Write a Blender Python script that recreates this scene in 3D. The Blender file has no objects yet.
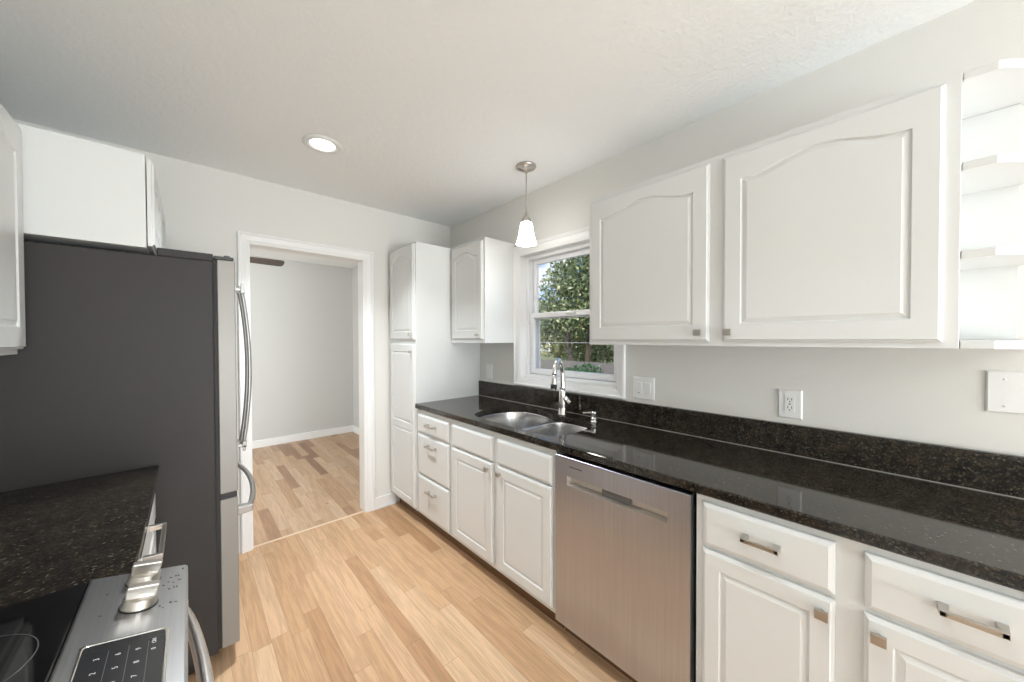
import bpy, bmesh, math, random
from mathutils import Vector, Matrix
R = math.radians
random.seed(7)
scene = bpy.context.scene
COL = scene.collection

# ------------------------------------------------------------------ camera
cam_d = bpy.data.cameras.new('camera')
cam_d.sensor_fit = 'HORIZONTAL'
cam_d.sensor_width = 36.0
cam_d.lens = 36.0 * 353.5 / 1024.0
cam_d.shift_y = 2.38 / 1024.0
cam_d.clip_start = 0.02
cam = bpy.data.objects.new('camera', cam_d)
COL.objects.link(cam)
cam.location = (0.0, 0.0, 1.397)
cam.rotation_euler = (R(90 - 0.775), R(0.164), R(-42.49))
scene.camera = cam

# ------------------------------------------------------------------ exposure
vs = scene.view_settings
vs.view_transform = 'Standard'
vs.look = 'None'
vs.gamma = 1.0
vs.use_curve_mapping = False
vs.exposure = 0.06

# ------------------------------------------------------------------ node helpers
def new_mat(name):
    m = bpy.data.materials.new(name)
    m.use_nodes = True
    nt = m.node_tree
    b = nt.nodes['Principled BSDF']
    return m, nt, b

def N(nt, kind, **kw):
    n = nt.nodes.new(kind)
    for k, v in kw.items():
        if k.startswith('i_'):
            n.inputs[k[2:].replace('_', ' ')].default_value = v
        else:
            setattr(n, k, v)
    return n

def math_n(nt, op, a, b=None):
    n = nt.nodes.new('ShaderNodeMath')
    n.operation = op
    for i, v in enumerate((a, b)):
        if v is None:
            continue
        if isinstance(v, (int, float)):
            n.inputs[i].default_value = v
        else:
            nt.links.new(v, n.inputs[i])
    return n.outputs[0]

def ramp(nt, fac, stops, interp='LINEAR'):
    r = nt.nodes.new('ShaderNodeValToRGB')
    r.color_ramp.interpolation = interp
    el = r.color_ramp.elements
    while len(el) < len(stops):
        el.new(0.5)
    for e, (p, c) in zip(el, stops):
        e.position = p
        e.color = (c[0], c[1], c[2], 1)
    nt.links.new(fac, r.inputs['Fac'])
    return r.outputs['Color']

def pos(nt, scale=(1, 1, 1)):
    g = nt.nodes.new('ShaderNodeNewGeometry')
    mp = nt.nodes.new('ShaderNodeMapping')
    mp.inputs['Scale'].default_value = scale
    nt.links.new(g.outputs['Position'], mp.inputs['Vector'])
    return mp.outputs['Vector']

def noise(nt, vec, scale, detail=3, rough=0.5):
    n = nt.nodes.new('ShaderNodeTexNoise')
    n.inputs['Scale'].default_value = scale
    n.inputs['Detail'].default_value = detail
    n.inputs['Roughness'].default_value = rough
    nt.links.new(vec, n.inputs['Vector'])
    return n.outputs['Fac']

def bump(nt, b, height, strength, dist):
    bn = nt.nodes.new('ShaderNodeBump')
    bn.inputs['Strength'].default_value = strength
    bn.inputs['Distance'].default_value = dist
    nt.links.new(height, bn.inputs['Height'])
    nt.links.new(bn.outputs['Normal'], b.inputs['Normal'])

def plain(name, col, rough=0.5, metal=0.0, spec=None, bump_s=None):
    m, nt, b = new_mat(name)
    b.inputs['Base Color'].default_value = (*col, 1)
    b.inputs['Roughness'].default_value = rough
    b.inputs['Metallic'].default_value = metal
    if spec is not None:
        b.inputs['Specular IOR Level'].default_value = spec
    if bump_s:
        bump(nt, b, noise(nt, pos(nt), bump_s[0], 3), bump_s[1], bump_s[2])
    return m

def emit(name, col, strength):
    m, nt, b = new_mat(name)
    b.inputs['Base Color'].default_value = (*col, 1)
    b.inputs['Emission Color'].default_value = (*col, 1)
    b.inputs['Emission Strength'].default_value = strength
    return m

# ------------------------------------------------------------------ world: blue sky with soft clouds
W = bpy.data.worlds.new('sky')
scene.world = W
W.use_nodes = True
nt = W.node_tree
bg = nt.nodes['Background']
tc = nt.nodes.new('ShaderNodeTexCoord')
sep = nt.nodes.new('ShaderNodeSeparateXYZ')
nt.links.new(tc.outputs['Generated'], sep.inputs[0])
grad = ramp(nt, sep.outputs['Z'], [(0.0, (0.62, 0.74, 0.86)), (0.12, (0.32, 0.54, 0.86)), (0.5, (0.12, 0.32, 0.74))])
mp = nt.nodes.new('ShaderNodeMapping')
mp.inputs['Scale'].default_value = (1, 1, 2.4)
nt.links.new(tc.outputs['Generated'], mp.inputs['Vector'])
cl = noise(nt, mp.outputs['Vector'], 5.0, 6, 0.55)
clf = ramp(nt, cl, [(0.50, (0, 0, 0)), (0.62, (1, 1, 1))])
mx = nt.nodes.new('ShaderNodeMix')
mx.data_type = 'RGBA'
nt.links.new(clf, mx.inputs['Factor'])
nt.links.new(grad, mx.inputs['A'])
mx.inputs['B'].default_value = (0.95, 0.97, 1.0, 1)
nt.links.new(mx.outputs['Result'], bg.inputs['Color'])
bg.inputs['Strength'].default_value = 1.25

# ------------------------------------------------------------------ lights
def light(name, kind, loc, energy, rot=(0, 0, 0), size=0.1, size_y=None, col=(1, 1, 1), shape=None, spread=None):
    d = bpy.data.lights.new(name, kind)
    d.energy = energy
    d.color = col
    if kind == 'AREA':
        d.shape = shape or ('RECTANGLE' if size_y else 'DISK')
        d.size = size
        if size_y:
            d.size_y = size_y
        if spread:
            d.spread = spread
    elif kind == 'SUN':
        d.angle = size
    else:
        d.shadow_soft_size = size
    o = bpy.data.objects.new(name, d)
    COL.objects.link(o)
    o.location = loc
    o.rotation_euler = rot
    return o

light('sun', 'SUN', (-6, -6, 9), 4.2, (R(48), 0, R(-62)), size=R(0.6), col=(1, 0.95, 0.86))
# fill light added behind the camera, set in the added back-wall opening
light('back_opening_fill', 'AREA', (0.98, -4.54, 1.12), 66, (R(90), 0, 0), 1.5, 2.0, col=(0.89, 0.95, 0.985))
# unseen fill light added behind the camera, aimed up to bounce off the ceiling
light('ceiling_bounce_fill', 'AREA', (0.75, -3.3, 0.75), 98, (R(180 - 32), 0, 0), 1.5, 1.2, col=(0.89, 0.95, 0.985))
# area light added at the adjoining room's near wall to brighten its far wall
light('adjoining_room_fill', 'AREA', (-1.45, 3.03, 1.4), 86, (R(-90), 0, R(180)), 1.0, 1.3, col=(0.92, 0.97, 1.0))
# kitchen window daylight is the sky itself; one recessed ceiling lamp, then three added out of view for fill:
for (lx, ly, e) in ((0.555, 2.137, 14.5), (0.555, 0.25, 4), (0.555, -1.6, 1), (0.555, -3.4, 1)):
    light('recessed_and_fill_lamp', 'AREA', (lx, ly, 2.452), e, (0, 0, 0), 0.13, col=(0.93, 0.97, 1.0), spread=R(105))

# ------------------------------------------------------------------ materials
M = {}
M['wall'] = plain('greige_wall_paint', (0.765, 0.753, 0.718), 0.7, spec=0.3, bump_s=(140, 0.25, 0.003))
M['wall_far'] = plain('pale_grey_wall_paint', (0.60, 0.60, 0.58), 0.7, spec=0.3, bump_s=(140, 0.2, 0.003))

m, nt, b = new_mat('knockdown_ceiling')
b.inputs['Base Color'].default_value = (0.90, 0.915, 0.91, 1)
b.inputs['Roughness'].default_value = 0.85
bump(nt, b, noise(nt, pos(nt), 42, 4, 0.6), 0.35, 0.012)
M['ceiling'] = m

M['white'] = plain('white_cabinet_paint', (0.745, 0.755, 0.745), 0.32, spec=0.45)
M['trim'] = plain('white_trim_paint', (0.84, 0.84, 0.83), 0.35)
M['vinyl'] = plain('white_vinyl', (0.86, 0.86, 0.86), 0.35)
M['plate'] = plain('white_plastic', (0.86, 0.86, 0.85), 0.3)
M['caulk'] = plain('grey_caulk', (0.34, 0.33, 0.31), 0.5)
M['slot'] = plain('dark_slot', (0.03, 0.03, 0.03), 0.5)
M['black'] = plain('black_plastic', (0.015, 0.015, 0.016), 0.4)
M['gasket'] = plain('black_rubber', (0.02, 0.02, 0.02), 0.6)
M['toe'] = plain('brown_toe_kick', (0.16, 0.085, 0.04), 0.5)
M['fridge_side'] = plain('charcoal_painted_steel', (0.040, 0.036, 0.035), 0.5, spec=0.3, bump_s=(900, 0.05, 0.001))
M['display'] = plain('dark_touch_glass', (0.03, 0.031, 0.034), 0.16)
M['legend'] = plain('white_legend', (0.75, 0.76, 0.78), 0.5)
M['ink'] = plain('dark_ink', (0.06, 0.06, 0.07), 0.5)
M['glass_black'] = plain('black_ceramic_glass', (0.006, 0.006, 0.007), 0.05)
M['ring'] = plain('grey_burner_print', (0.12, 0.12, 0.12), 0.3)
M['nickel'] = plain('satin_nickel', (0.56, 0.53, 0.49), 0.32, 1.0)
M['nickel_b'] = plain('brushed_nickel_face', (0.50, 0.47, 0.43), 0.38, 1.0)
M['chrome'] = plain('polished_nickel', (0.72, 0.71, 0.69), 0.14, 1.0)
M['latch'] = plain('grey_plastic_latch', (0.13, 0.125, 0.12), 0.45)
M['hinge'] = plain('dark_grey_hinge', (0.05, 0.052, 0.05), 0.45)
M['blade'] = plain('dark_walnut_blade', (0.085, 0.06, 0.05), 0.45)
M['shade'] = emit('frosted_glass_lit', (1.0, 0.98, 0.95), 10.0)
M['lens'] = emit('lit_lens', (1.0, 0.98, 0.95), 6.0)
M['bronze'] = plain('dark_bronze', (0.05, 0.04, 0.035), 0.4, 0.6)
M['white_flat'] = plain('white_enamel', (0.80, 0.80, 0.79), 0.4)

def steel(name, col, rough, axis, metal=1.0, s=1.0):
    m, nt, b = new_mat(name)
    sc = {'x': (2, 260, 260), 'y': (260, 2, 260), 'z': (260, 260, 2)}[axis]
    n = noise(nt, pos(nt, sc), 1.0, 3, 0.6)
    c = ramp(nt, n, [(0.3, tuple(v * 0.93 for v in col)), (0.7, tuple(min(1, v * 1.06) for v in col))])
    nt.links.new(c, b.inputs['Base Color'])
    b.inputs['Metallic'].default_value = metal
    b.inputs['Roughness'].default_value = rough
    bump(nt, b, n, 0.05 * s, 0.002)
    return m
M['steel_y'] = steel('brushed_steel_horizontal', (0.60, 0.575, 0.555), 0.30, 'y')
M['steel_dw'] = steel('brushed_steel_dishwasher', (0.52, 0.54, 0.60), 0.34, 'z')
M['steel_z'] = steel('brushed_steel_vertical', (0.66, 0.645, 0.62), 0.34, 'z')
M['handle'] = plain('satin_grey_metal', (0.36, 0.355, 0.345), 0.34, 0.9)
M['door_edge'] = plain('silver_painted_door', (0.30, 0.285, 0.265), 0.42, 0.3)
M['steel_panel'] = steel('brushed_steel_panel', (0.46, 0.465, 0.47), 0.28, 'y')
M['steel_sink'] = steel('brushed_steel_sink', (0.70, 0.70, 0.70), 0.24, 'z')

def granite():
    m, nt, b = new_mat('dark_brown_granite')
    v = pos(nt)
    n0 = noise(nt, v, 22, 4, 0.6)
    base = ramp(nt, n0, [(0.30, (0.009, 0.009, 0.008)), (0.52, (0.030, 0.025, 0.019)), (0.72, (0.075, 0.060, 0.042))])
    vo = nt.nodes.new('ShaderNodeTexVoronoi')
    vo.inputs['Scale'].default_value = 230
    nt.links.new(v, vo.inputs['Vector'])
    sp = nt.nodes.new('ShaderNodeSeparateColor')
    nt.links.new(vo.outputs['Color'], sp.inputs[0])
    flecks = ramp(nt, sp.outputs[0], [(0.0, (0.006, 0.006, 0.007)), (0.55, (0.014, 0.012, 0.010)), (0.72, (0.055, 0.038, 0.022)),
                                       (0.90, (0.085, 0.068, 0.048)), (0.98, (0.14, 0.125, 0.10))], 'CONSTANT')
    mx = nt.nodes.new('ShaderNodeMix')
    mx.data_type = 'RGBA'
    mx.inputs['Factor'].default_value = 0.60
    nt.links.new(base, mx.inputs['A'])
    nt.links.new(flecks, mx.inputs['B'])
    nt.links.new(mx.outputs['Result'], b.inputs['Base Color'])
    b.inputs['Roughness'].default_value = 0.06
    b.inputs['IOR'].default_value = 1.46
    return m
M['granite'] = granite()

def oak(name, tones, width, length, seed, grain=0.16):
    m, nt, b = new_mat(name)
    g = nt.nodes.new('ShaderNodeNewGeometry')
    s = nt.nodes.new('ShaderNodeSeparateXYZ')
    nt.links.new(g.outputs['Position'], s.inputs[0])
    x, y = s.outputs['X'], s.outputs['Y']
    xs = math_n(nt, 'ADD', math_n(nt, 'DIVIDE', x, width), 100.0 + seed)
    row = math_n(nt, 'FLOOR', xs)
    wn = nt.nodes.new('ShaderNodeTexWhiteNoise')
    wn.noise_dimensions = '1D'
    nt.links.new(row, wn.inputs['W'])
    off = math_n(nt, 'MULTIPLY', wn.outputs['Value'], 7.31)
    ys = math_n(nt, 'ADD', math_n(nt, 'ADD', math_n(nt, 'DIVIDE', y, length), off), 50.0)
    pl = math_n(nt, 'FLOOR', ys)
    cb = nt.nodes.new('ShaderNodeCombineXYZ')
    nt.links.new(row, cb.inputs[0])
    nt.links.new(pl, cb.inputs[1])
    wn2 = nt.nodes.new('ShaderNodeTexWhiteNoise')
    wn2.noise_dimensions = '2D'
    nt.links.new(cb.outputs[0], wn2.inputs['Vector'])
    rnd = wn2.outputs['Value']
    tone = ramp(nt, rnd, tones)
    # grain, shifted per plank
    cv = nt.nodes.new('ShaderNodeCombineXYZ')
    nt.links.new(math_n(nt, 'ADD', math_n(nt, 'MULTIPLY', x, 30.0), math_n(nt, 'MULTIPLY', rnd, 91.0)), cv.inputs[0])
    nt.links.new(math_n(nt, 'ADD', math_n(nt, 'MULTIPLY', y, 1.7), math_n(nt, 'MULTIPLY', rnd, 37.0)), cv.inputs[1])
    n1 = noise(nt, cv.outputs[0], 1.0, 4, 0.55)
    bands = math_n(nt, 'PINGPONG', math_n(nt, 'MULTIPLY', n1, 9.0), 1.0)
    cv2 = nt.nodes.new('ShaderNodeCombineXYZ')
    nt.links.new(math_n(nt, 'MULTIPLY', x, 420.0), cv2.inputs[0])
    nt.links.new(math_n(nt, 'MULTIPLY', y, 9.0), cv2.inputs[1])
    n2 = noise(nt, cv2.outputs[0], 1.0, 2, 0.6)
    gr = math_n(nt, 'ADD', math_n(nt, 'MULTIPLY', bands, 0.55), math_n(nt, 'MULTIPLY', n2, 0.45))
    shade = math_n(nt, 'ADD', 1.0 - grain * 0.55, math_n(nt, 'MULTIPLY', gr, grain))
    # plank seams
    fx = math_n(nt, 'FRACT', xs)
    fy = math_n(nt, 'FRACT', ys)
    ex = math_n(nt, 'MINIMUM', fx, math_n(nt, 'SUBTRACT', 1.0, fx))
    ey = math_n(nt, 'MINIMUM', fy, math_n(nt, 'SUBTRACT', 1.0, fy))
    sx = math_n(nt, 'LESS_THAN', ex, 0.0007 / width)
    sy = math_n(nt, 'LESS_THAN', ey, 0.0009 / length)
    seam = math_n(nt, 'MAXIMUM', sx, sy)
    sh2 = math_n(nt, 'MULTIPLY', shade, math_n(nt, 'SUBTRACT', 1.0, math_n(nt, 'MULTIPLY', seam, 0.40)))
    vm = nt.nodes.new('ShaderNodeVectorMath')
    vm.operation = 'SCALE'
    nt.links.new(tone, vm.inputs[0])
    nt.links.new(sh2, vm.inputs['Scale'])
    # knots
    vo = nt.nodes.new('ShaderNodeTexVoronoi')
    vo.inputs['Scale'].default_value = 1.0
    cv3 = nt.nodes.new('ShaderNodeCombineXYZ')
    nt.links.new(math_n(nt, 'MULTIPLY', x, 3.1), cv3.inputs[0])
    nt.links.new(math_n(nt, 'MULTIPLY', y, 1.9), cv3.inputs[1])
    nt.links.new(cv3.outputs[0], vo.inputs['Vector'])
    kf = ramp(nt, vo.outputs['Distance'], [(0.018, (1, 1, 1)), (0.045, (0, 0, 0))])
    mx = nt.nodes.new('ShaderNodeMix')
    mx.data_type = 'RGBA'
    nt.links.new(math_n(nt, 'MULTIPLY', kf, 0.7), mx.inputs['Factor'])
    nt.links.new(vm.outputs[0], mx.inputs['A'])
    mx.inputs['B'].default_value = (0.12, 0.06, 0.03, 1)
    nt.links.new(mx.outputs['Result'], b.inputs['Base Color'])
    b.inputs['Roughness'].default_value = 0.38
    b.inputs['Specular IOR Level'].default_value = 0.35
    bump(nt, b, math_n(nt, 'SUBTRACT', gr, math_n(nt, 'MULTIPLY', seam, 2.0)), 0.12, 0.001)
    return m
M['oak'] = oak('light_oak_floor', [(0.0, (0.44, 0.255, 0.135)), (0.12, (0.53, 0.325, 0.18)), (0.40, (0.575, 0.365, 0.21)), (0.65, (0.60, 0.39, 0.235)),
                                   (0.85, (0.67, 0.47, 0.30)), (1.0, (0.49, 0.285, 0.15))], 0.074, 0.85, 0.37, 0.42)
M['oak_far'] = oak('mixed_oak_floor', [(0.0, (0.28, 0.155, 0.09)), (0.06, (0.33, 0.19, 0.115)), (0.12, (0.46, 0.29, 0.17)), (0.55, (0.53, 0.355, 0.225)),
                                       (0.85, (0.60, 0.43, 0.295)), (1.0, (0.40, 0.245, 0.14))], 0.074, 0.80, 0.61, 0.40)
M['threshold'] = plain('pale_oak_strip', (0.74, 0.58, 0.42), 0.45)

m, nt, b = new_mat('window_glass')
tr = nt.nodes.new('ShaderNodeBsdfTransparent')
gl = nt.nodes.new('ShaderNodeBsdfGlossy')
gl.inputs['Roughness'].default_value = 0.0
fr = nt.nodes.new('ShaderNodeFresnel')
fr.inputs['IOR'].default_value = 1.45
ms = nt.nodes.new('ShaderNodeMixShader')
nt.links.new(math_n(nt, 'MULTIPLY', fr.outputs[0], 0.3), ms.inputs[0])
nt.links.new(tr.outputs[0], ms.inputs[1])
nt.links.new(gl.outputs[0], ms.inputs[2])
nt.links.new(ms.outputs[0], nt.nodes['Material Output'].inputs['Surface'])
M['glass'] = m

def leafy(name, stops):
    m, nt, b = new_mat(name)
    g = nt.nodes.new('ShaderNodeNewGeometry')
    c = ramp(nt, g.outputs['Random Per Island'], stops)
    nt.links.new(c, b.inputs['Base Color'])
    b.inputs['Roughness'].default_value = 0.5
    b.inputs['Specular IOR Level'].default_value = 0.3
    return m
M['leaf_a'] = leafy('mid_green_leaves', [(0.0, (0.06, 0.10, 0.035)), (0.45, (0.16, 0.22, 0.085)), (0.8, (0.32, 0.37, 0.17)), (1.0, (0.60, 0.58, 0.36))])
M['leaf_b'] = leafy('yellow_green_leaves', [(0.0, (0.10, 0.15, 0.04)), (0.5, (0.24, 0.28, 0.09)), (1.0, (0.62, 0.55, 0.28))])
M['leaf_c'] = leafy('dark_green_leaves', [(0.0, (0.03, 0.075, 0.03)), (0.6, (0.05, 0.13, 0.055)), (1.0, (0.10, 0.19, 0.08))])
M['bark'] = plain('grey_brown_bark', (0.10, 0.075, 0.055), 0.9, bump_s=(25, 0.8, 0.02))
M['fence'] = plain('weathered_grey_fence', (0.20, 0.185, 0.17), 0.85)
M['grass'] = plain('dry_lawn', (0.22, 0.22, 0.10), 0.9, bump_s=(12, 0.6, 0.05))

# ------------------------------------------------------------------ mesh helpers
WLOC = {}
class MB:
    def __init__(s):
        s.v, s.f, s.sm = [], [], []
    def add(s, vs_, fs_, smooth=False):
        o = len(s.v)
        s.v += [tuple(p) for p in vs_]
        s.f += [tuple(i + o for i in f) for f in fs_]
        s.sm += [smooth] * len(fs_)
        return s
    def box(s, x0, x1, y0, y1, z0, z1):
        x0, x1 = sorted((x0, x1)); y0, y1 = sorted((y0, y1)); z0, z1 = sorted((z0, z1))
        vs_ = [(x0, y0, z0), (x1, y0, z0), (x1, y1, z0), (x0, y1, z0), (x0, y0, z1), (x1, y0, z1), (x1, y1, z1), (x0, y1, z1)]
        return s.add(vs_, [(0, 3, 2, 1), (4, 5, 6, 7), (0, 1, 5, 4), (1, 2, 6, 5), (2, 3, 7, 6), (3, 0, 4, 7)])
    def loops(s, loops, cap0=True, cap1=True, smooth=False):
        n = len(loops[0]); o = len(s.v)
        for l in loops:
            s.v += [tuple(p) for p in l]
        for k in range(len(loops) - 1):
            for i in range(n):
                j = (i + 1) % n
                s.f.append((o + k * n + i, o + k * n + j, o + (k + 1) * n + j, o + (k + 1) * n + i)); s.sm.append(smooth)
        if cap0:
            s.f.append(tuple(o + i for i in reversed(range(n)))); s.sm.append(False)
        if cap1:
            q = o + (len(loops) - 1) * n
            s.f.append(tuple(q + i for i in range(n))); s.sm.append(False)
        return s
    def lathe(s, c, prof, seg=28, axis=(0, 0, 1), smooth=True, cap0=True, cap1=True):
        ax = Vector(axis).normalized()
        u = ax.orthogonal().normalized(); w = ax.cross(u)
        c = Vector(c)
        ls = []
        for r, h in prof:
            ls.append([c + ax * h + u * (r * math.cos(2 * math.pi * i / seg)) + w * (r * math.sin(2 * math.pi * i / seg)) for i in range(seg)])
        return s.loops(ls, cap0, cap1, smooth)
    def cyl(s, p, q, r0, r1=None, seg=16, smooth=True):
        p, q = Vector(p), Vector(q)
        return s.lathe(p, [(r0, 0), (r0 if r1 is None else r1, (q - p).length)], seg, q - p, smooth)
    def tube(s, pts, rad, seg=14, flat=None):
        pts = [Vector(p) for p in pts]
        n = len(pts)
        rads = rad if isinstance(rad, (list, tuple)) else [rad] * n
        t0 = (pts[1] - pts[0]).normalized()
        u = t0.orthogonal().normalized()
        ls = []
        for i, p in enumerate(pts):
            t = (pts[min(i + 1, n - 1)] - pts[max(i - 1, 0)]).normalized()
            u = (u - t * u.dot(t)).normalized()
            w = t.cross(u)
            ls.append([p + (u * math.cos(2 * math.pi * k / seg) + w * math.sin(2 * math.pi * k / seg)) * rads[i] for k in range(seg)])
        return s.loops(ls, True, True, True)
    def build(s, name, mat, parent=None, bevel=0.0, seg=2, kind=None):
        off = WLOC[parent.name] if parent else (0, 0, 0)
        me = bpy.data.meshes.new(name)
        me.from_pydata([(p[0] - off[0], p[1] - off[1], p[2] - off[2]) for p in s.v], [], s.f)
        me.polygons.foreach_set('use_smooth', s.sm)
        me.materials.append(mat)
        bm = bmesh.new(); bm.from_mesh(me)
        bmesh.ops.recalc_face_normals(bm, faces=bm.faces)
        bm.to_mesh(me); bm.free()
        me.update()
        o = bpy.data.objects.new(name, me)
        COL.objects.link(o)
        if parent:
            o.parent = parent
            WLOC[o.name] = off
        else:
            WLOC[o.name] = (0, 0, 0)
        if bevel:
            md = o.modifiers.new('bevel', 'BEVEL')
            md.width = bevel; md.segments = seg; md.limit_method = 'ANGLE'; md.angle_limit = R(35)
        if kind:
            o['kind'] = kind
        return o

def thing(name, label, cat, loc, group=None):
    o = bpy.data.objects.new(name, None)
    COL.objects.link(o)
    o.location = loc
    o.empty_display_size = 0.05
    o['label'] = label
    o['category'] = cat
    if group:
        o['group'] = group
    WLOC[o.name] = tuple(loc)
    return o

def tag(o, label, cat, group=None):
    o['label'] = label; o['category'] = cat
    if group:
        o['group'] = group
    return o

class Frame:
    """A vertical plane: a runs along the width, b is the height, c comes out of the plane."""
    def __init__(s, n, c0):
        s.n, s.c0 = n, c0      # n = '-x', '+x' : facing direction
    def P(s, a, b, c):
        return (s.c0 - c, a, b) if s.n == '-x' else (s.c0 + c, a, b)

def rect_loop(a0, a1, b0, b1, arch=0.0, ins=0.0, nt_=28, nb=1, ns=1):
    a0 += ins; a1 -= ins; b0 += ins; b1 -= ins
    pts = []
    for i in range(nt_):
        pts.append((a0 + (a1 - a0) * i / nt_, b0))
    pts.append((a1, b0))
    for i in range(nt_ + 1):
        q = 1 - i / nt_
        e = 0.0
        if arch:
            t = min(1, max(0, (q - 0.06) / 0.88))
            e = arch * (0.5 - 0.5 * math.cos(2 * math.pi * t)) ** 0.85 - 0.10 * arch * math.sin(math.pi * t) ** 2 * 0
        pts.append((a0 + (a1 - a0) * q, b1 + e))
    return pts

def panel_door(name, parent, fr, a0, a1, b0, b1, panels, t=0.019, mat=None, arch=0.0):
    """Raised-panel door: slab with an eased rim, and for each panel a groove and a raised, bevelled centre."""
    mb = MB()
    L = lambda pts, c: [fr.P(a, b, c) for a, b in pts]
    rim = 0.007
    sl = [L([(a0, b0), (a1, b0), (a1, b1), (a0, b1)], 0),
          L([(a0, b0), (a1, b0), (a1, b1), (a0, b1)], t - 0.008),
          L([(a0 + .003, b0 + .003), (a1 - .003, b0 + .003), (a1 - .003, b1 - .003), (a0 + .003, b1 - .003)], t - 0.006),
          L([(a0 + .006, b0 + .006), (a1 - .006, b0 + .006), (a1 - .006, b1 - .006), (a0 + .006, b1 - .006)], t - 0.005),
          L([(a0 + .009, b0 + .009), (a1 - .009, b0 + .009), (a1 - .009, b1 - .009), (a0 + .009, b1 - .009)], t)]
    mb.loops(sl, True, False)
    A0, A1, B0, B1 = a0 + .009, a1 - .009, b0 + .009, b1 - .009
    cuts = [B0] + [0.5 * (panels[i][1] + panels[i + 1][0]) for i in range(len(panels) - 1)] + [B1]
    st = panels[0][2]
    for i, (p0, p1, stile, ar) in enumerate(panels):
        q = (A0, A1, cuts[i], cuts[i + 1])
        pa0, pa1 = a0 + stile, a1 - stile
        ls = [L(rect_loop(*q), t),
              L(rect_loop(pa0, pa1, p0, p1, ar), t),
              L(rect_loop(pa0, pa1, p0, p1, ar, .003), t - .006),
              L(rect_loop(pa0, pa1, p0, p1, ar, .006), t - .007),
              L(rect_loop(pa0, pa1, p0, p1, ar, .019), t - .002),
              L(rect_loop(pa0, pa1, p0, p1, ar, .0205), t - .001)]
        mb.loops(ls, False, True)
    return mb.build(name, mat or M['white'], parent)

def slab_front(name, parent, fr, a0, a1, b0, b1, t=0.019, mat=None, rim=0.011):
    mb = MB()
    L = lambda i, c: [fr.P(a, b, c) for a, b in ((a0 + i, b0 + i), (a1 - i, b0 + i), (a1 - i, b1 - i), (a0 + i, b1 - i))]
    mb.loops([L(0, 0), L(0, t - .009), L(.003, t - .005), L(rim, t - .0010), L(rim + .002, t)], True, True)
    return mb.build(name, mat or M['white'], parent)

def knob(parent, fr, a, b, c0, s=0.026):
    """Square cabinet knob on a short round stem."""
    mb = MB()
    p, q = fr.P(a, b, c0), fr.P(a, b, c0 + 0.016)
    mb.cyl(p, q, 0.007, 0.006, 14)
    h = s / 2
    x0, y0, z0 = fr.P(a - h, b - h * .9, c0 + 0.015)
    x1, y1, z1 = fr.P(a + h, b + h * .9, c0 + 0.024)
    mb.box(x0, x1, y0, y1, z0, z1)
    return mb.build('knob', M['nickel_b'], parent, 0.0012)

def pull(parent, fr, a0, a1, b, c0, w=0.011, out=0.034):
    """Square-section bar pull with two flared posts."""
    mb = MB()
    for a, sg in ((a0, 1), (a1, -1)):
        l0 = [fr.P(a + da, b + db, c0) for da, db in ((-.002 * sg, -.009), (.016 * sg, -.009), (.016 * sg, .009), (-.002 * sg, .009))]
        l1 = [fr.P(a + da, b + db, c0 + out) for da, db in ((0, -.006), (.011 * sg, -.006), (.011 * sg, .006), (0, .006))]
        mb.loops([l0, l1])
    x0, y0, z0 = fr.P(a0, b - .006, c0 + out - .010)
    x1, y1, z1 = fr.P(a1, b + .006, c0 + out)
    mb.box(x0, x1, y0, y1, z0, z1)
    return mb.build('pull_handle', M['nickel'], parent, 0.0012)

# ------------------------------------------------------------------ the setting
XW, XL = 1.854, -0.73           # right and left walls
YB, YE = -4.60, 2.892           # back and end walls
HC = 2.464
YF = 5.56                       # far wall of the adjoining room
def struct(name, mb, mat, bevel=0, parent=None):
    return mb.build(name, mat, parent, bevel, kind=None if parent else 'structure')

struct('floor', MB().box(XL - .16, XW + .16, YB - .16, YE + .02, -0.12, 0), M['oak'])
struct('floor_adjoining', MB().box(-2.3, 2.2, YE + .02, YF + .15, -0.12, 0), M['oak_far'])
struct('trim_1', MB().box(0.307, 1.033, YE + .012, YE + .032, 0.0, 0.0025), M['threshold'])
struct('ceiling', MB().box(XL - .16, XW + .16, YB - .16, YE + .05, HC, HC + .15), M['ceiling'])
struct('ceiling_adjoining', MB().box(-2.3, 2.2, YE + .05, YF + .15, HC, HC + .15), M['ceiling'])
# right wall with the window opening
wy0, wy1, wz0, wz1 = 1.108, 1.935, 1.095, 2.022
mb = MB()
mb.box(XW, XW + .16, YB - .16, wy0, -.1, HC)
mb.box(XW, XW + .16, wy1, YE, -.1, HC)
mb.box(XW, XW + .16, wy0, wy1, -.1, wz0)
mb.box(XW, XW + .16, wy0, wy1, wz1, HC)
struct('wall_right', mb, M['wall'])
struct('wall_left', MB().box(XL - .16, XL, YB - .16, YE, -.1, HC), M['wall'])
# end wall with the doorway
dx0, dx1, dz = 0.288, 1.052, 2.044
mb = MB()
mb.box(XL - .16, dx0, YE, YE + .11, -.1, HC)
mb.box(dx1, XW + .16, YE, YE + .11, -.1, HC)
mb.box(dx0, dx1, YE, YE + .11, dz, HC)
struct('wall_end', mb, M['wall'])
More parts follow.
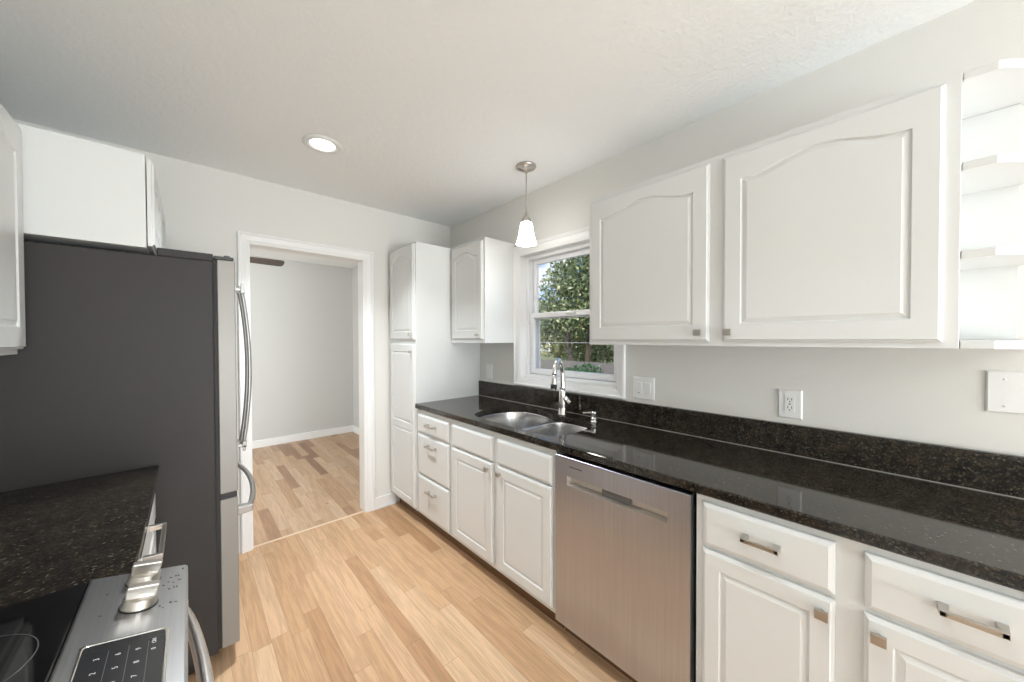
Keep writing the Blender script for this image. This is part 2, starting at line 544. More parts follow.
# unseen back wall; its wide glass door is added to frame the fill light
bx0, bx1, bz1 = 0.15, 1.80, 2.25
mb = MB()
mb.box(XL, bx0, YB - .16, YB, -.1, HC)
mb.box(bx1, XW, YB - .16, YB, -.1, HC)
mb.box(bx0, bx1, YB - .16, YB, bz1, HC)
struct('wall_back', mb, M['wall'])
mb = MB()
for x in (bx0, 0.95, bx1 - .05):
    mb.box(x, x + .05, YB - .10, YB - .05, 0.0, bz1)
mb.box(bx0, bx1, YB - .10, YB - .05, 0.0, .06).box(bx0, bx1, YB - .10, YB - .05, bz1 - .05, bz1)
dback = struct('added_back_door', mb, M['vinyl'])
MB().box(bx0 + .05, bx1 - .05, YB - .078, YB - .072, .06, bz1 - .05).build('pane', M['glass'], dback)
# adjoining room
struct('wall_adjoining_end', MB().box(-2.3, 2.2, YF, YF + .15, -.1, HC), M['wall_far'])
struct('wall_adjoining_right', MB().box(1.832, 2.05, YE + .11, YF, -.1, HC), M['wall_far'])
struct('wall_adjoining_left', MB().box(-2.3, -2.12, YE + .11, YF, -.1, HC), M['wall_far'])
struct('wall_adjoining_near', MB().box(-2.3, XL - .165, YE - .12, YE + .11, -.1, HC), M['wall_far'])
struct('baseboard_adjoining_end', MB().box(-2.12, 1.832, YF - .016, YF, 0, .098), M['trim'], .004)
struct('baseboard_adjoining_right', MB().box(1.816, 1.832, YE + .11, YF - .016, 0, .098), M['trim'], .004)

# door lining and casing of the open doorway
d1 = MB()
d1.box(dx0, dx0 + .018, YE - .002, YE + .112, 0, dz - .018)
d1.box(dx1 - .018, dx1, YE - .002, YE + .112, 0, dz - .018)
d1.box(dx0, dx1, YE - .002, YE + .112, dz - .018, dz)
door1 = struct('door_1', d1, M['trim'], .002)
cw = .064
def mitred(outer, inner, face):
    """Three-sided door casing with a stepped, mitred profile on the wall face y=face."""
    mb = MB()
    (xo0, xo1, zo), (xi0, xi1, zi) = outer, inner
    def ring(f, d):
        x0 = xo0 + (xi0 - xo0) * f; x1 = xo1 + (xi1 - xo1) * f; z = zo + (zi - zo) * f
        return [(x0, face - d, 0), (x0, face - d, z), (x1, face - d, z), (x1, face - d, 0)]
    prof = [(0, 0), (0, .020), (.10, .022), (.22, .022), (.30, .017), (.75, .013), (.85, .009), (1, .009), (1, 0)]
    rs = [ring(f, d) for f, d in prof]
    for a, c in zip(rs, rs[1:]):
        mb.add(a + c, [(0, 1, 5, 4), (1, 2, 6, 5), (2, 3, 7, 6)])
    for e in (0, 3):
        mb.add([r_[e] for r_ in rs], [tuple(range(len(rs)))])
    return mb
mitred((.241, 1.112, 2.097), (dx0 + .012, dx1 - .012, dz - .012), YE).build('casing', M['trim'], door1)
# baseboards of the kitchen
def board(mb, x0, x1, y0, y1, h=.092):
    return mb.box(x0, x1, y0, y1, 0, h)
struct('baseboard_end', MB().box(1.1125, 1.29, YE - .015, YE, 0, .092).box(1.1125, 1.29, YE - .024, YE - .015, 0, .018), M['trim'], .003)
struct('baseboard_right', MB().box(XW - .015, XW, YB, -.36, 0, .092), M['trim'], .003)
struct('baseboard_left', MB().box(XL, XL + .015, YB, .27, 0, .092), M['trim'], .003)

# ------------------------------------------------------------------ window over the sink
def win_ring(mb, y0, y1, z0, z1, w, x0, x1):
    mb.box(x0, x1, y0, y0 + w, z0, z1).box(x0, x1, y1 - w, y1, z0, z1)
    mb.box(x0, x1, y0 + w, y1 - w, z0, z0 + w).box(x0, x1, y0 + w, y1 - w, z1 - w, z1)
    return mb
def pic_frame(outer, inner, prof):
    """Four-sided mitred casing on the right wall (x = XW, coming out towards -x)."""
    mb = MB()
    def ring(f, d):
        g = [o + (i - o) * f for o, i in zip(outer, inner)]
        return [(XW - d, g[0], g[2]), (XW - d, g[1], g[2]), (XW - d, g[1], g[3]), (XW - d, g[0], g[3])]
    mb.loops([ring(f, d) for f, d in prof], False, False)
    return mb
wcas = pic_frame((1.056, 1.990, 1.046, 2.092), (1.112, 1.931, 1.099, 2.018),
                 [(0, 0), (0, .020), (.10, .023), (.28, .023), (.36, .017), (.80, .013), (.88, .010), (1, .010), (1, 0)])
win = struct('window_1', wcas, M['trim'])
# jamb lining
mb = MB()
mb.box(XW - .004, XW + .075, wy0, wy0 + .006, wz0, wz1).box(XW - .004, XW + .075, wy1 - .006, wy1, wz0, wz1)
mb.box(XW - .004, XW + .075, wy0, wy1, wz0, wz0 + .008).box(XW - .004, XW + .075, wy0, wy1, wz1 - .006, wz1)
mb.build('jamb', M['trim'], win)
# vinyl master frame
win_ring(MB(), wy0 + .006, wy1 - .006, wz0 + .008, wz1 - .006, .024, XW + .062, XW + .140).build('vinyl_frame', M['vinyl'], win, .003)
fy0, fy1 = wy0 + .037, wy1 - .037
fz0, fz1 = wz0 + .038, wz1 - .030
zm = 1.566
# upper sash (outer track) and lower sash (inner track)
us = win_ring(MB(), fy0, fy1, zm - .022, fz1, .032, XW + .110, XW + .135).build('upper_sash', M['vinyl'], win, .003)
MB().box(XW + .121, XW + .125, fy0 + .03, fy1 - .03, zm, fz1 - .03).build('pane', M['glass'], us)
ls_ = win_ring(MB(), fy0, fy1, fz0, zm + .022, .036, XW + .075, XW + .105).build('lower_sash', M['vinyl'], win, .003)
MB().box(XW + .088, XW + .092, fy0 + .038, fy1 - .038, fz0 + .038, zm - .018).build('pane', M['glass'], ls_)
sc = win_ring(MB(), fy0 - .014, fy1 + .014, fz0 - .012, zm + .024, .046, XW + .142, XW + .152)
sc.box(XW + .144, XW + .150, fy0, fy1, 1.3645, 1.3695)
sc.build('half_screen_frame', M['vinyl'], win, .001)
MB().box(XW + .066, XW + .076, 1.47, 1.56, zm + .002, zm + .016).build('sash_lock', M['vinyl'], win, .002)

# ------------------------------------------------------------------ right-hand cabinets
XU = 1.559      # wall-cabinet face
XB = 1.262      # base-cabinet face
FU, FB, FP = Frame('-x', XU), Frame('-x', XB), Frame('-x', 1.254)
WT = M['white']

# tall pantry in the corner
t = thing('pantry_cabinet', 'tall white pantry cabinet with two stacked doors, beside the doorway', 'cabinet', (1.55, 2.65, 0))
MB().box(1.254, XW - .004, 2.424, YE - .004, .105, 2.121).build('body', WT, t, .0015)
MB().box(1.318, 1.345, 2.426, YE - .03, 0, .105).build('toe_kick', M['toe'], t)
d = panel_door('door', t, FP, 2.437, 2.852, 1.392, 2.108, [(1.452, 2.003, .052, .042)])
knob(d, FP, 2.468, 1.430, .019, .022)
d = panel_door('door', t, FP, 2.437, 2.852, .128, 1.358, [(.178, .698, .052, 0), (.750, 1.300, .052, 0)])
knob(d, FP, 2.468, 1.300, .019, .022)

# wall cabinet left of the window
t = thing('wall_cabinet', 'single-door white wall cabinet in the corner, left of the window', 'cabinet', (1.70, 2.20, 1.365))
MB().box(XU, XW - .003, 1.984, 2.4215, 1.365, 2.121).build('body', WT, t, .0015)
d = panel_door('door', t, FU, 2.002, 2.392, 1.392, 2.098, [(1.458, 2.000, .055, .044)], .016)
knob(d, FU, 2.050, 1.424, .016, .022)

# two-door wall cabinet right of the window
t = thing('wall_cabinet', 'wide two-door white wall cabinet right of the window', 'cabinet', (1.70, .49, 1.365))
MB().box(XU, XW - .003, -.113, 1.098, 1.365, 2.121).build('body', WT, t, .0015)
d = panel_door('door', t, FU, .516, 1.084, 1.383, 2.098, [(1.450, 2.000, .060, .041)], .016)
knob(d, FU, .552, 1.420, .016, .028)
d = panel_door('door', t, FU, -.084, .466, 1.383, 2.098, [(1.450, 2.000, .060, .041)], .016)
knob(d, FU, .444, 1.420, .016, .028)

# open corner shelves at the end of the wall cabinets
t = thing('open_end_shelf', 'open white end shelves beside the two-door wall cabinet', 'shelf', (1.72, -.18, 1.365))
MB().box(XW - .018, XW - .003, -.242, -.1145, 1.3885, 2.094).build('back_panel', WT, t, .001)
for z in (1.3655, 1.612, 1.852, 2.0945):
    pts = [(XU + .001, -.1145), (XW - .0185 if 1.37 < z < 2.09 else XW - .003, -.1145), (XW - .0185 if 1.37 < z < 2.09 else XW - .003, -.262), (1.652, -.262), (1.628, -.243), (XU + .012, -.187), (XU + .001, -.172)]
    MB().loops([[(x, y, z) for x, y in pts], [(x, y, z + .0225) for x, y in pts]]).build('shelf', WT, t, .002)

def base_box(t, y0, y1, open_top=False):
    if not open_top:
        MB().box(XB, XW - .004, y0, y1, .100, .879).build('body', WT, t, .001)
    else:
        mb = MB()
        mb.box(XB, XB + .018, y0, y1, .100, .879)
        mb.box(XB + .018, XW - .004, y0, y0 + .015, .100, .879).box(XB + .018, XW - .004, y1 - .015, y1, .100, .879)
        mb.box(XB + .018, XW - .004, y0 + .015, y1 - .015, .100, .118)
        mb.box(XW - .012, XW - .004, y0 + .015, y1 - .015, .118, .66)
        mb.build('body', WT, t, .001)
    MB().box(1.318, 1.345, y0, y1, 0, .100).build('toe_kick', M['toe'], t)

# three-drawer base
t = thing('drawer_base_cabinet', 'narrow white base cabinet with three stacked drawers, beside the pantry', 'cabinet', (1.55, 2.19, 0))
base_box(t, 1.958, 2.4225)
for (z0, z1) in ((.716, .845), (.412, .699), (.122, .397)):
    d = slab_front('drawer', t, FB, 1.978, 2.396, z0, z1)
    zc = {.716: .786, .412: .640, .122: .318}[z0]
    pull(d, FB, 2.128, 2.238, zc, .019)

# sink base
t = thing('sink_base_cabinet', 'white two-door base cabinet under the sink, next to the dishwasher', 'cabinet', (1.55, 1.52, 0))
base_box(t, 1.078, 1.957, True)
for (a0, a1, k) in ((1.528, 1.938, 1.562), (1.087, 1.488, 1.458)):
    slab_front('false_front', t, FB, a0, a1, .709, .845)
    d = panel_door('door', t, FB, a0, a1, .126, .697, [(.182, .640, .056, 0)])
    knob(d, FB, k, .660, .019, .025)

# dishwasher
t = thing('dishwasher', 'stainless steel dishwasher with a recessed pocket handle under the counter', 'dishwasher', (1.55, .766, 0))
MB().box(1.285, XW - .03, .470, 1.064, .10, .868).build('tub', M['black'], t)
XD = 1.243
mb = MB()
# front panel with a pocket cut into it
y0, y1, z0, z1 = .468, 1.063, .092, .866
hy0, hy1, hz0, hz1 = .546, .996, .741, .781
f = XD
mb.add([(f, y0, z0), (f, y1, z0), (f, y1, hz0), (f, y0, hz0), (f, y0, hz1), (f, y1, hz1), (f, y1, z1), (f, y0, z1),
        (f, hy0, hz0), (f, hy1, hz0), (f, hy1, hz1), (f, hy0, hz1)],
       [(0, 1, 2, 9, 8, 3), (3, 8, 11, 4), (9, 2, 5, 10), (4, 11, 10, 5, 6, 7)])
bk = f + .041
mb.add([(f, y0, z0), (f, y1, z0), (f, y1, z1), (f, y0, z1), (bk, y0, z0), (bk, y1, z0), (bk, y1, z1), (bk, y0, z1)],
       [(0, 1, 5, 4), (1, 2, 6, 5), (2, 3, 7, 6), (3, 0, 4, 7), (4, 5, 6, 7)])
dp = mb.build('door', M['steel_dw'], t)
bm = bmesh.new(); bm.from_mesh(dp.data)
bmesh.ops.remove_doubles(bm, verts=bm.verts, dist=1e-5)
bm.to_mesh(dp.data); bm.free()
md = dp.modifiers.new('bevel', 'BEVEL'); md.width = .004; md.segments = 3; md.limit_method = 'ANGLE'; md.angle_limit = R(40)
mb = MB()      # pocket: slanted lower lip, upper lip, ends and back
d_ = .024
mb.add([(f, hy0, hz0), (f, hy1, hz0), (f, hy1, hz1), (f, hy0, hz1),
        (f + d_, hy0 + .004, hz0 + .010), (f + d_, hy1 - .004, hz0 + .010), (f + d_, hy1 - .004, hz1 - .002), (f + d_, hy0 + .004, hz1 - .002)],
       [(0, 1, 5, 4), (1, 2, 6, 5), (2, 3, 7, 6), (3, 0, 4, 7), (4, 5, 6, 7)])
mb.build('pocket_handle', M['steel_z'], t)
MB().box(f + .012, f + .0235, .697, .823, hz0 + .008, hz1 - .003).build('latch_grip', M['latch'], t, .002)
MB().box(f - .0004, f + .001, .914, .982, .8245, .8285).build('badge', M['ink'], t)
MB().box(1.318, 1.340, .470, 1.064, 0, .092).build('kick_plate', M['toe'], t)

# base cabinet right of the dishwasher
t = thing('base_cabinet', 'white base cabinet with two drawers over two doors, right of the dishwasher', 'cabinet', (1.55, .07, 0))
base_box(t, -.330, .4555)
for (a0, a1, k, p) in ((.107, .431, .131, (.222, .315)), (-.275, .052, .026, (-.158, -.066))):
    d = slab_front('drawer', t, FB, a0, a1, .718, .856)
    pull(d, FB, p[0], p[1], .793, .019)
    d = panel_door('door', t, FB, a0, a1, .126, .703, [(.186, .650, .050, 0)])
    knob(d, FB, k, .664, .019, .028)

# ------------------------------------------------------------------ countertop with the sink cut-out
def catmull(pts, n=6):
    out = []
    k = len(pts)
    for i in range(k):
        p0, p1, p2, p3 = (Vector(pts[(i + j - 1) % k]) for j in range(4))
        for s in range(n):
            t_ = s / n
            out.append(0.5 * ((2 * p1) + (p2 - p0) * t_ + (2 * p0 - 5 * p1 + 4 * p2 - p3) * t_ ** 2 + (3 * p1 - p0 - 3 * p2 + p3) * t_ ** 3))
    return [(p.x, p.y) for p in out]
HOLE = catmull([(1.302, 1.34), (1.303, 1.56), (1.308, 1.70), (1.332, 1.805), (1.400, 1.862), (1.500, 1.886), (1.610, 1.880), (1.700, 1.850),
                (1.757, 1.780), (1.764, 1.680), (1.745, 1.575), (1.706, 1.490), (1.690, 1.455), (1.702, 1.400), (1.712, 1.320), (1.704, 1.225), (1.662, 1.152), (1.580, 1.122),
                (1.470, 1.112), (1.375, 1.116), (1.322, 1.150), (1.304, 1.220)])
def area2(p):
    return sum(p[i][0] * p[(i + 1) % len(p)][1] - p[(i + 1) % len(p)][0] * p[i][1] for i in range(len(p)))
t = thing('countertop', 'long polished dark granite countertop with low backsplash along the right wall', 'countertop', (1.55, 1.05, .88))
cx0, cx1, cy0, cy1, cz0, cz1 = 1.240, XW - .002, -.335, 2.423, .8795, .914
bm = bmesh.new()
e = .005
def add_loop(pts, z):
    vs_ = [bm.verts.new((x, y, z)) for x, y in pts]
    es = [bm.edges.new((vs_[i], vs_[(i + 1) % len(vs_)])) for i in range(len(vs_))]
    return vs_, es
def outer_pts(i):
    return [(cx0 + i, cy0), (cx1, cy0), (cx1, cy1), (cx0 + i, cy1)]
vo_t, eo_t = add_loop(outer_pts(e), cz1)
vh_t, eh_t = add_loop(HOLE, cz1)
bmesh.ops.triangle_fill(bm, use_beauty=True, edges=eo_t + eh_t)
vo_b, eo_b = add_loop(outer_pts(e), cz0)
vh_b, eh_b = add_loop(HOLE, cz0)
bmesh.ops.triangle_fill(bm, use_beauty=True, edges=eo_b + eh_b)
m1 = [bm.verts.new((x, y, cz1 - e * .35)) for x, y in outer_pts(e * .3)]
m2 = [bm.verts.new((x, y, cz1 - e)) for x, y in outer_pts(0)]
m3 = [bm.verts.new((x, y, cz0 + e)) for x, y in outer_pts(0)]
lv = [vo_t, m1, m2, m3, vo_b]
for a, c in zip(lv, lv[1:]):
    for i in range(4):
        j = (i + 1) % 4
        bm.faces.new((a[i], a[j], c[j], c[i]))
for i in range(len(vh_t)):
    j = (i + 1) % len(vh_t)
    bm.faces.new((vh_t[i], vh_t[j], vh_b[j], vh_b[i]))
bmesh.ops.recalc_face_normals(bm, faces=bm.faces)
loc = WLOC[t.name]
for v in bm.verts:
    v.co -= Vector(loc)
me = bpy.data.meshes.new('slab'); bm.to_mesh(me); bm.free()
me.materials.append(M['granite'])
o = bpy.data.objects.new('slab', me); COL.objects.link(o); o.parent = t; WLOC[o.name] = loc
MB().box(XW - .024, XW - .002, cy0, cy1, .9142, 1.038).build('backsplash', M['granite'], t, .0015)

MB().box(XW - .0265, XW - .024, cy0, cy1, .9142, .9168).build('caulk_line', M['caulk'], t)

# ------------------------------------------------------------------ sink
t = thing('sink', 'stainless steel double-bowl sink set under the granite counter', 'sink', (1.53, 1.5, .70))
LB = catmull([(1.312, 1.480), (1.300, 1.560), (1.303, 1.70), (1.328, 1.809), (1.398, 1.868), (1.500, 1.892), (1.612, 1.886), (1.704, 1.855),
              (1.763, 1.783), (1.770, 1.680), (1.751, 1.575), (1.716, 1.505), (1.680, 1.476), (1.60, 1.464), (1.50, 1.458), (1.39, 1.455)])
SB = catmull([(1.39, 1.432), (1.50, 1.435), (1.60, 1.438), (1.668, 1.428), (1.706, 1.396), (1.719, 1.320), (1.710, 1.225), (1.666, 1.147), (1.580, 1.116),
              (1.470, 1.106), (1.372, 1.110), (1.318, 1.146), (1.298, 1.220), (1.297, 1.34), (1.312, 1.408)])
def bowl(name, pts, depth):
    cx = sum(p[0] for p in pts) / len(pts); cy = sum(p[1] for p in pts) / len(pts)
    def ring(s, z):
        return [(cx + (x - cx) * s, cy + (y - cy) * s, z) for x, y in pts]
    zt = .8785
    ls2 = [ring(1.0, zt), ring(.985, zt - .01), ring(.955, zt - depth * .55), ring(.935, zt - depth + .035), ring(.90, zt - depth + .012), ring(.83, zt - depth + .002), ring(.10, zt - depth - .004)]
    mb = MB().loops(ls2, False, True, True)
    o = mb.build(name, M['steel_sink'], t)
    md = o.modifiers.new('thick', 'SOLIDIFY'); md.thickness = .0012; md.offset = 1
    dr = MB().lathe((cx, cy, zt - depth - .003), [(.042, 0), (.043, .003), (.036, .004), (.030, .0015), (.004, .0015)], 24)
    dr.build('drain', M['chrome'], o)
bowl('large_bowl', LB, .195)
bowl('small_bowl', SB, .165)
mb = MB()     # the low rib between the bowls
mb.loops([[(1.31, 1.432, .872), (1.31, 1.456, .872), (1.31, 1.450, .8775), (1.31, 1.438, .8775)],
          [(1.50, 1.437, .872), (1.50, 1.457, .872), (1.50, 1.452, .8775), (1.50, 1.441, .8775)],
          [(1.67, 1.432, .872), (1.67, 1.473, .872), (1.67, 1.468, .8775), (1.67, 1.437, .8775)],
          [(1.705, 1.405, .872), (1.705, 1.495, .872), (1.705, 1.490, .8775), (1.705, 1.410, .8775)]])
mb.build('divider', M['steel_sink'], t)

# ------------------------------------------------------------------ faucet and soap pump
fx, fy = 1.750, 1.437
t = thing('faucet', 'polished nickel gooseneck pull-down kitchen faucet behind the sink', 'faucet', (fx, fy, .914))
MB().lathe((fx, fy, .9143), [(.029, 0), (.029, .004), (.026, .007), (.025, .05), (.0240, .12), (.0215, .150), (.0190, .160)], 28).build('body', M['chrome'], t)
dirx, diry = -.945, -.327
pts = []
base = Vector((fx, fy, 1.06))
for i in range(5):
    pts.append(base + Vector((0, 0, .105 * i / 4)))
rr = .070
for i in range(1, 17):
    a = math.pi * i / 16 * .97
    pts.append(Vector((fx + dirx * rr * (1 - math.cos(a)), fy + diry * rr * (1 - math.cos(a)), 1.165 + rr * 1.40 * math.sin(a))))
end = pts[-1]; tdir = (pts[-1] - pts[-2]).normalized()
sp = MB().tube(pts, [.0195 - .001 * i for i in range(5)] + [.0150] * (len(pts) - 5), 16).build('spout', M['chrome'], t)
sh = MB().tube([end - tdir * .002, end + tdir * .02, end + tdir * .06, end + tdir * .085], [.0155, .0165, .0185, .0180], 18).build('spray_head', M['chrome'], t)
MB().cyl(end + tdir * .052, end + tdir * .076, .0192, .0190, 18).build('button', M['black'], sh)
lv_ = MB().tube([(fx, fy, 1.020), (fx - .004, fy - .030, 1.022), (fx - .008, fy - .046, 1.012), (fx - .014, fy - .075, .998)], [.016, .015, .013, .010], 14)
lv_.build('lever', M['chrome'], t)

sx, sy = 1.722, 1.182
t = thing('soap_dispenser', 'small nickel soap pump standing right of the faucet', 'soap dispenser', (sx, sy, .914))
MB().lathe((sx, sy, .9143), [(.021, 0), (.021, .005), (.016, .008), (.015, .014), (.018, .018), (.018, .024), (.0125, .026), (.0125, .036)], 22).build('base', M['chrome'], t)
pm = MB().lathe((sx, sy, .9503), [(.015, 0), (.0155, .022), (.013, .025)], 22)
pm.loops([[(sx + a * .02 + b * .006, sy + b * .0 + c * .006, z) for a, b, c, z in ((0, -1, 1, .963), (0, 1, -1, .963), (0, 1, -1, .974), (0, -1, 1, .974))],
          [(sx - .035 + b * .004, sy + .048 + c * .004, z) for b, c, z in ((-1, 1, .962), (1, -1, .962), (1, -1, .969), (-1, 1, .969))]])
pm.build('pump_head', M['chrome'], t, .001)

# ------------------------------------------------------------------ wall plates
def plate(name, label, cat, y0, y1, z0, z1):
    t = thing(name, label, cat, (XW, .5 * (y0 + y1), .5 * (z0 + z1)))
    mb = MB()
    q = lambda i, c: [(XW - c, y0 + i, z0 + i), (XW - c, y1 - i, z0 + i), (XW - c, y1 - i, z1 - i), (XW - c, y0 + i, z1 - i)]
    mb.loops([q(0, .0005), q(0, .003), q(.004, .006)])
    mb.build('cover_plate', M['plate'], t)
    return t
def rocker(t, yc, zc):
    w, h = .0165, .033
    x = XW - .006
    MB().add([(x + .001, yc - w, zc - h), (x + .001, yc + w, zc - h), (x + .001, yc + w, zc + h), (x + .001, yc - w, zc + h),
              (x - .002, yc - w, zc - h), (x - .002, yc + w, zc - h), (x - .004, yc + w, zc + h), (x - .004, yc - w, zc + h)],
             [(0, 1, 2, 3), (4, 5, 6, 7), (0, 1, 5, 4), (1, 2, 6, 5), (2, 3, 7, 6), (3, 0, 4, 7)]).build('rocker', M['plate'], t, .0012)
t = plate('light_switch', 'white two-gang wall plate with two rockers, right of the window', 'light switch', .884, 1.008, 1.060, 1.182)
rocker(t, .970, 1.121); rocker(t, .922, 1.121)
MB().box(XW - .0095, XW - .006, .965, .977, 1.093, 1.0955).build('indicator', M['ink'], t)
t = plate('light_switch', 'single-gang white switch under the corner wall cabinet, left of the window', 'light switch', 2.262, 2.344, 1.060, 1.182)
rocker(t, 2.303, 1.121)
t = plate('power_outlet', 'white duplex outlet on the wall under the two-door cabinet', 'outlet', .262, .343, 1.061, 1.181)
yc, zc = .3025, 1.121
rc = MB().box(XW - .0085, XW - .006, yc - .0165, yc + .0165, zc - .033, zc + .033).build('receptacle', M['plate'], t, .001)
for s in (-.017, .017):
    mb = MB()
    for dy in (.0063, -.0063):
        mb.box(XW - .0090, XW - .0082, yc + dy - .0011, yc + dy + .0011, zc + s - .001, zc + s + .008)
    mb.lathe((XW - .0082, yc, zc + s - .007), [(.0025, 0), (.0025, .0008)], 10, (-1, 0, 0))
    mb.build('slots', M['slot'], rc)
MB().box(XW - .0090, XW - .0082, yc - .004, yc + .004, zc - .0025, zc - .0008).box(XW - .0090, XW - .0082, yc - .004, yc + .004, zc + .0008, zc + .0025).build('test_buttons', M['slot'], rc)
t = plate('blank_wall_plate', 'blank two-gang white plate under the open end shelves', 'wall plate', -.345, -.188, 1.164, 1.292)
for yy in (-.223, -.31):
    for zz in (1.185, 1.268):
        MB().lathe((XW - .0058, yy, zz), [(.0035, 0), (.0032, .0012), (.0008, .0013)], 12, (-1, 0, 0)).build('screw', M['white_flat'], t)

# ------------------------------------------------------------------ pendant and recessed light
px_, py_ = 1.552, 1.560
t = thing('pendant_lamp', 'small lit pendant with white bell shade hanging over the sink', 'pendant lamp', (px_, py_, HC))
MB().lathe((px_, py_, HC - .0005), [(.060, 0), (.062, -.006), (.058, -.014), (.040, -.022), (.012, -.027), (.008, -.045)], 32).build('canopy', M['nickel'], t)
MB().cyl((px_, py_, HC - .04), (px_, py_, 2.165), .0032, seg=10).build('stem', M['nickel'], t)
MB().lathe((px_, py_, 2.165), [(.006, .012), (.010, .0), (.014, -.012), (.024, -.022), (.031, -.040), (.030, -.052)], 26).build('socket_cup', M['nickel'], t)
prof = [(.030, 2.114), (.035, 2.110), (.039, 2.090), (.044, 2.062), (.049, 2.035), (.055, 2.010), (.061, 1.992), (.0645, 1.982)]
inner = [(r_ - .003, z) for r_, z in reversed(prof)]
mb = MB().lathe((px_, py_, 0), [(r_, z) for r_, z in prof + inner], 32, cap0=False, cap1=False)
mb.build('shade', M['shade'], t)
MB().lathe((px_, py_, 2.0), [(.004, .105), (.013, .085), (.013, .06), (.022, .035), (.022, .015), (.010, .0)], 20).build('bulb', M['lens'], t)
light('pendant_bulb', 'POINT', (px_, py_, 1.985), 2.3, size=.03, col=(1, .97, .93))

t = thing('recessed_light', 'round white recessed ceiling light, lit', 'ceiling light', (.555, 2.137, HC))
MB().lathe((.555, 2.137, HC - .0003), [(.096, 0), (.096, -.004), (.086, -.008), (.072, -.009), (.062, -.004), (.060, -.001)], 40, cap1=False).build('trim_ring', M['white_flat'], t)
MB().lathe((.555, 2.137, HC - .0008), [(.0600, 0), (.0600, -.0025), (.050, -.0045), (.002, -.006)], 32).build('lens', M['lens'], t)

# ------------------------------------------------------------------ refrigerator
FX0, FX1 = XL + .02, .080
fy0_, fy1_ = 1.925, 2.832
t = thing('refrigerator', 'french-door refrigerator with charcoal sides and stainless front, beside the doorway', 'refrigerator', (-.3, 2.38, 0))
MB().box(FX0, FX1, fy0_, fy1_, .072, 1.722).build('body', M['fridge_side'], t, .005)
MB().box(-.085, FX1, fy0_, fy1_, 1.7215, 1.752).build('top_cap', M['fridge_side'], t, .003)
MB().box(FX1 - .002, .0915, fy0_ + .008, fy1_ - .008, .085, 1.730).build('gasket', M['gasket'], t)
FF = Frame('+x', .0920)
def fdoor(name, a0, a1, b0, b1):
    mb = MB()
    n = 10
    ls2 = []
    for z in (b0, b1):
        l = [(.0920, a0, z), (.0920, a1, z)]
        for i in range(n + 1):       # gently bowed front with rounded edges
            s_ = i / n
            a = a1 + (a0 - a1) * s_
            l.append((.1545 + .004 * math.sin(math.pi * s_) - (.003 if i in (0, n) else 0), a, z))
        ls2.append(l)
    mb.loops(ls2)
    return mb.build(name, M['door_edge'], t, .003)
mid = .5 * (fy0_ + fy1_)
def vhandle(parent, y):
    pts = []
    for i in range(25):
        s_ = i / 24
        z = .835 + (1.665 - .835) * s_
        pts.append((.205 + .034 * math.sin(math.pi * s_) ** .8, y, z))
    h = MB().tube(pts, .009, 12).build('handle', M['handle'], parent)
    for z, sg in ((1.665, 1), (.835, -1)):
        mb = MB()
        mb.box(.150, .206, y - .008, y + .008, z - .008 - .008 * sg, z + .006 - .008 * sg)
        mb.loops([[(.203, y - .010, z - .026 * sg), (.203, y + .010, z - .026 * sg), (.206, y + .009, z + .024 * sg), (.206, y - .009, z + .024 * sg)],
                  [(.224, y - .010, z - .026 * sg), (.224, y + .010, z - .026 * sg), (.217, y + .009, z + .024 * sg), (.217, y - .009, z + .024 * sg)]])
        mb.build('bracket', M['handle'], h, .002)
        if sg < 0:
            MB().lathe((.213, y - .0095, z), [(.0055, -.0), (.0055, .002), (.003, .0025)], 12, (0, -1, 0)).build('set_screw', M['ink'], h)
for (a0, a1, hy) in ((fy0_ + .002, mid - .002, mid - .055), (mid + .002, fy1_ - .002, mid + .055)):
    d = fdoor('door', a0, a1, .742, 1.732)
    vhandle(d, hy)
d = fdoor('freezer_drawer', fy0_ + .002, fy1_ - .002, .082, .716)
pts = []
for i in range(25):
    s_ = i / 24
    pts.append((.190 + .052 * math.sin(math.pi * s_) ** .7, fy0_ + .05 + (fy1_ - fy0_ - .10) * s_, .640))
h = MB().tube(pts, .0115, 12).build('handle', M['handle'], d)
for y in (pts[0][1], pts[-1][1]):
    MB().loops([[(.152, y - .022, .622), (.152, y + .022, .622), (.152, y + .022, .658), (.152, y - .022, .658)],
                [(.208, y - .018, .626), (.208, y + .018, .626), (.208, y + .018, .654), (.208, y - .018, .654)]]).build('bracket', M['handle'], h, .003)
MB().box(.0920, .149, fy0_ + .006, fy1_ - .006, .717, .741).build('drawer_gap_trim', M['black'], t)
for y0, y1 in ((fy0_ + .004, fy0_ + .075), (fy1_ - .075, fy1_ - .004)):
    mb = MB().box(.082, .148, y0, y1, 1.7325, 1.748)
    mb.cyl((.128, y0 + .03, 1.748), (.128, y0 + .03, 1.757), .012)
    mb.build('hinge_cover', M['hinge'], t, .004)
MB().box(FX0 + .05, FX1 - .03, fy0_ + .03, fy1_ - .03, .02, .072).build('base_grille', M['black'], t)
for x in (FX0 + .06, FX1 - .055):
    for y in (fy0_ + .045, fy1_ - .045):
        MB().cyl((x, y, .0), (x, y, .075), .018).build('foot', M['black'], t)

# ------------------------------------------------------------------ cabinet over the refrigerator
FO = Frame('+x', -.1085)
t = thing('wall_cabinet', 'deep white two-door cabinet above the refrigerator', 'cabinet', (-.42, 2.38, 1.741))
MB().box(XL + .003, -.1115, 1.900, YE - .006, 1.741, 2.089).build('body', WT, t, .0015)
for a0, a1 in ((1.916, 2.383), (2.405, 2.872)):
    d = panel_door('door', t, FO, a0, a1, 1.752, 2.078, [(1.810, 1.990, .055, .03)])
    knob(d, FO, a1 - .03 if a0 < 2 else a0 + .03, 1.785, .019, .022)

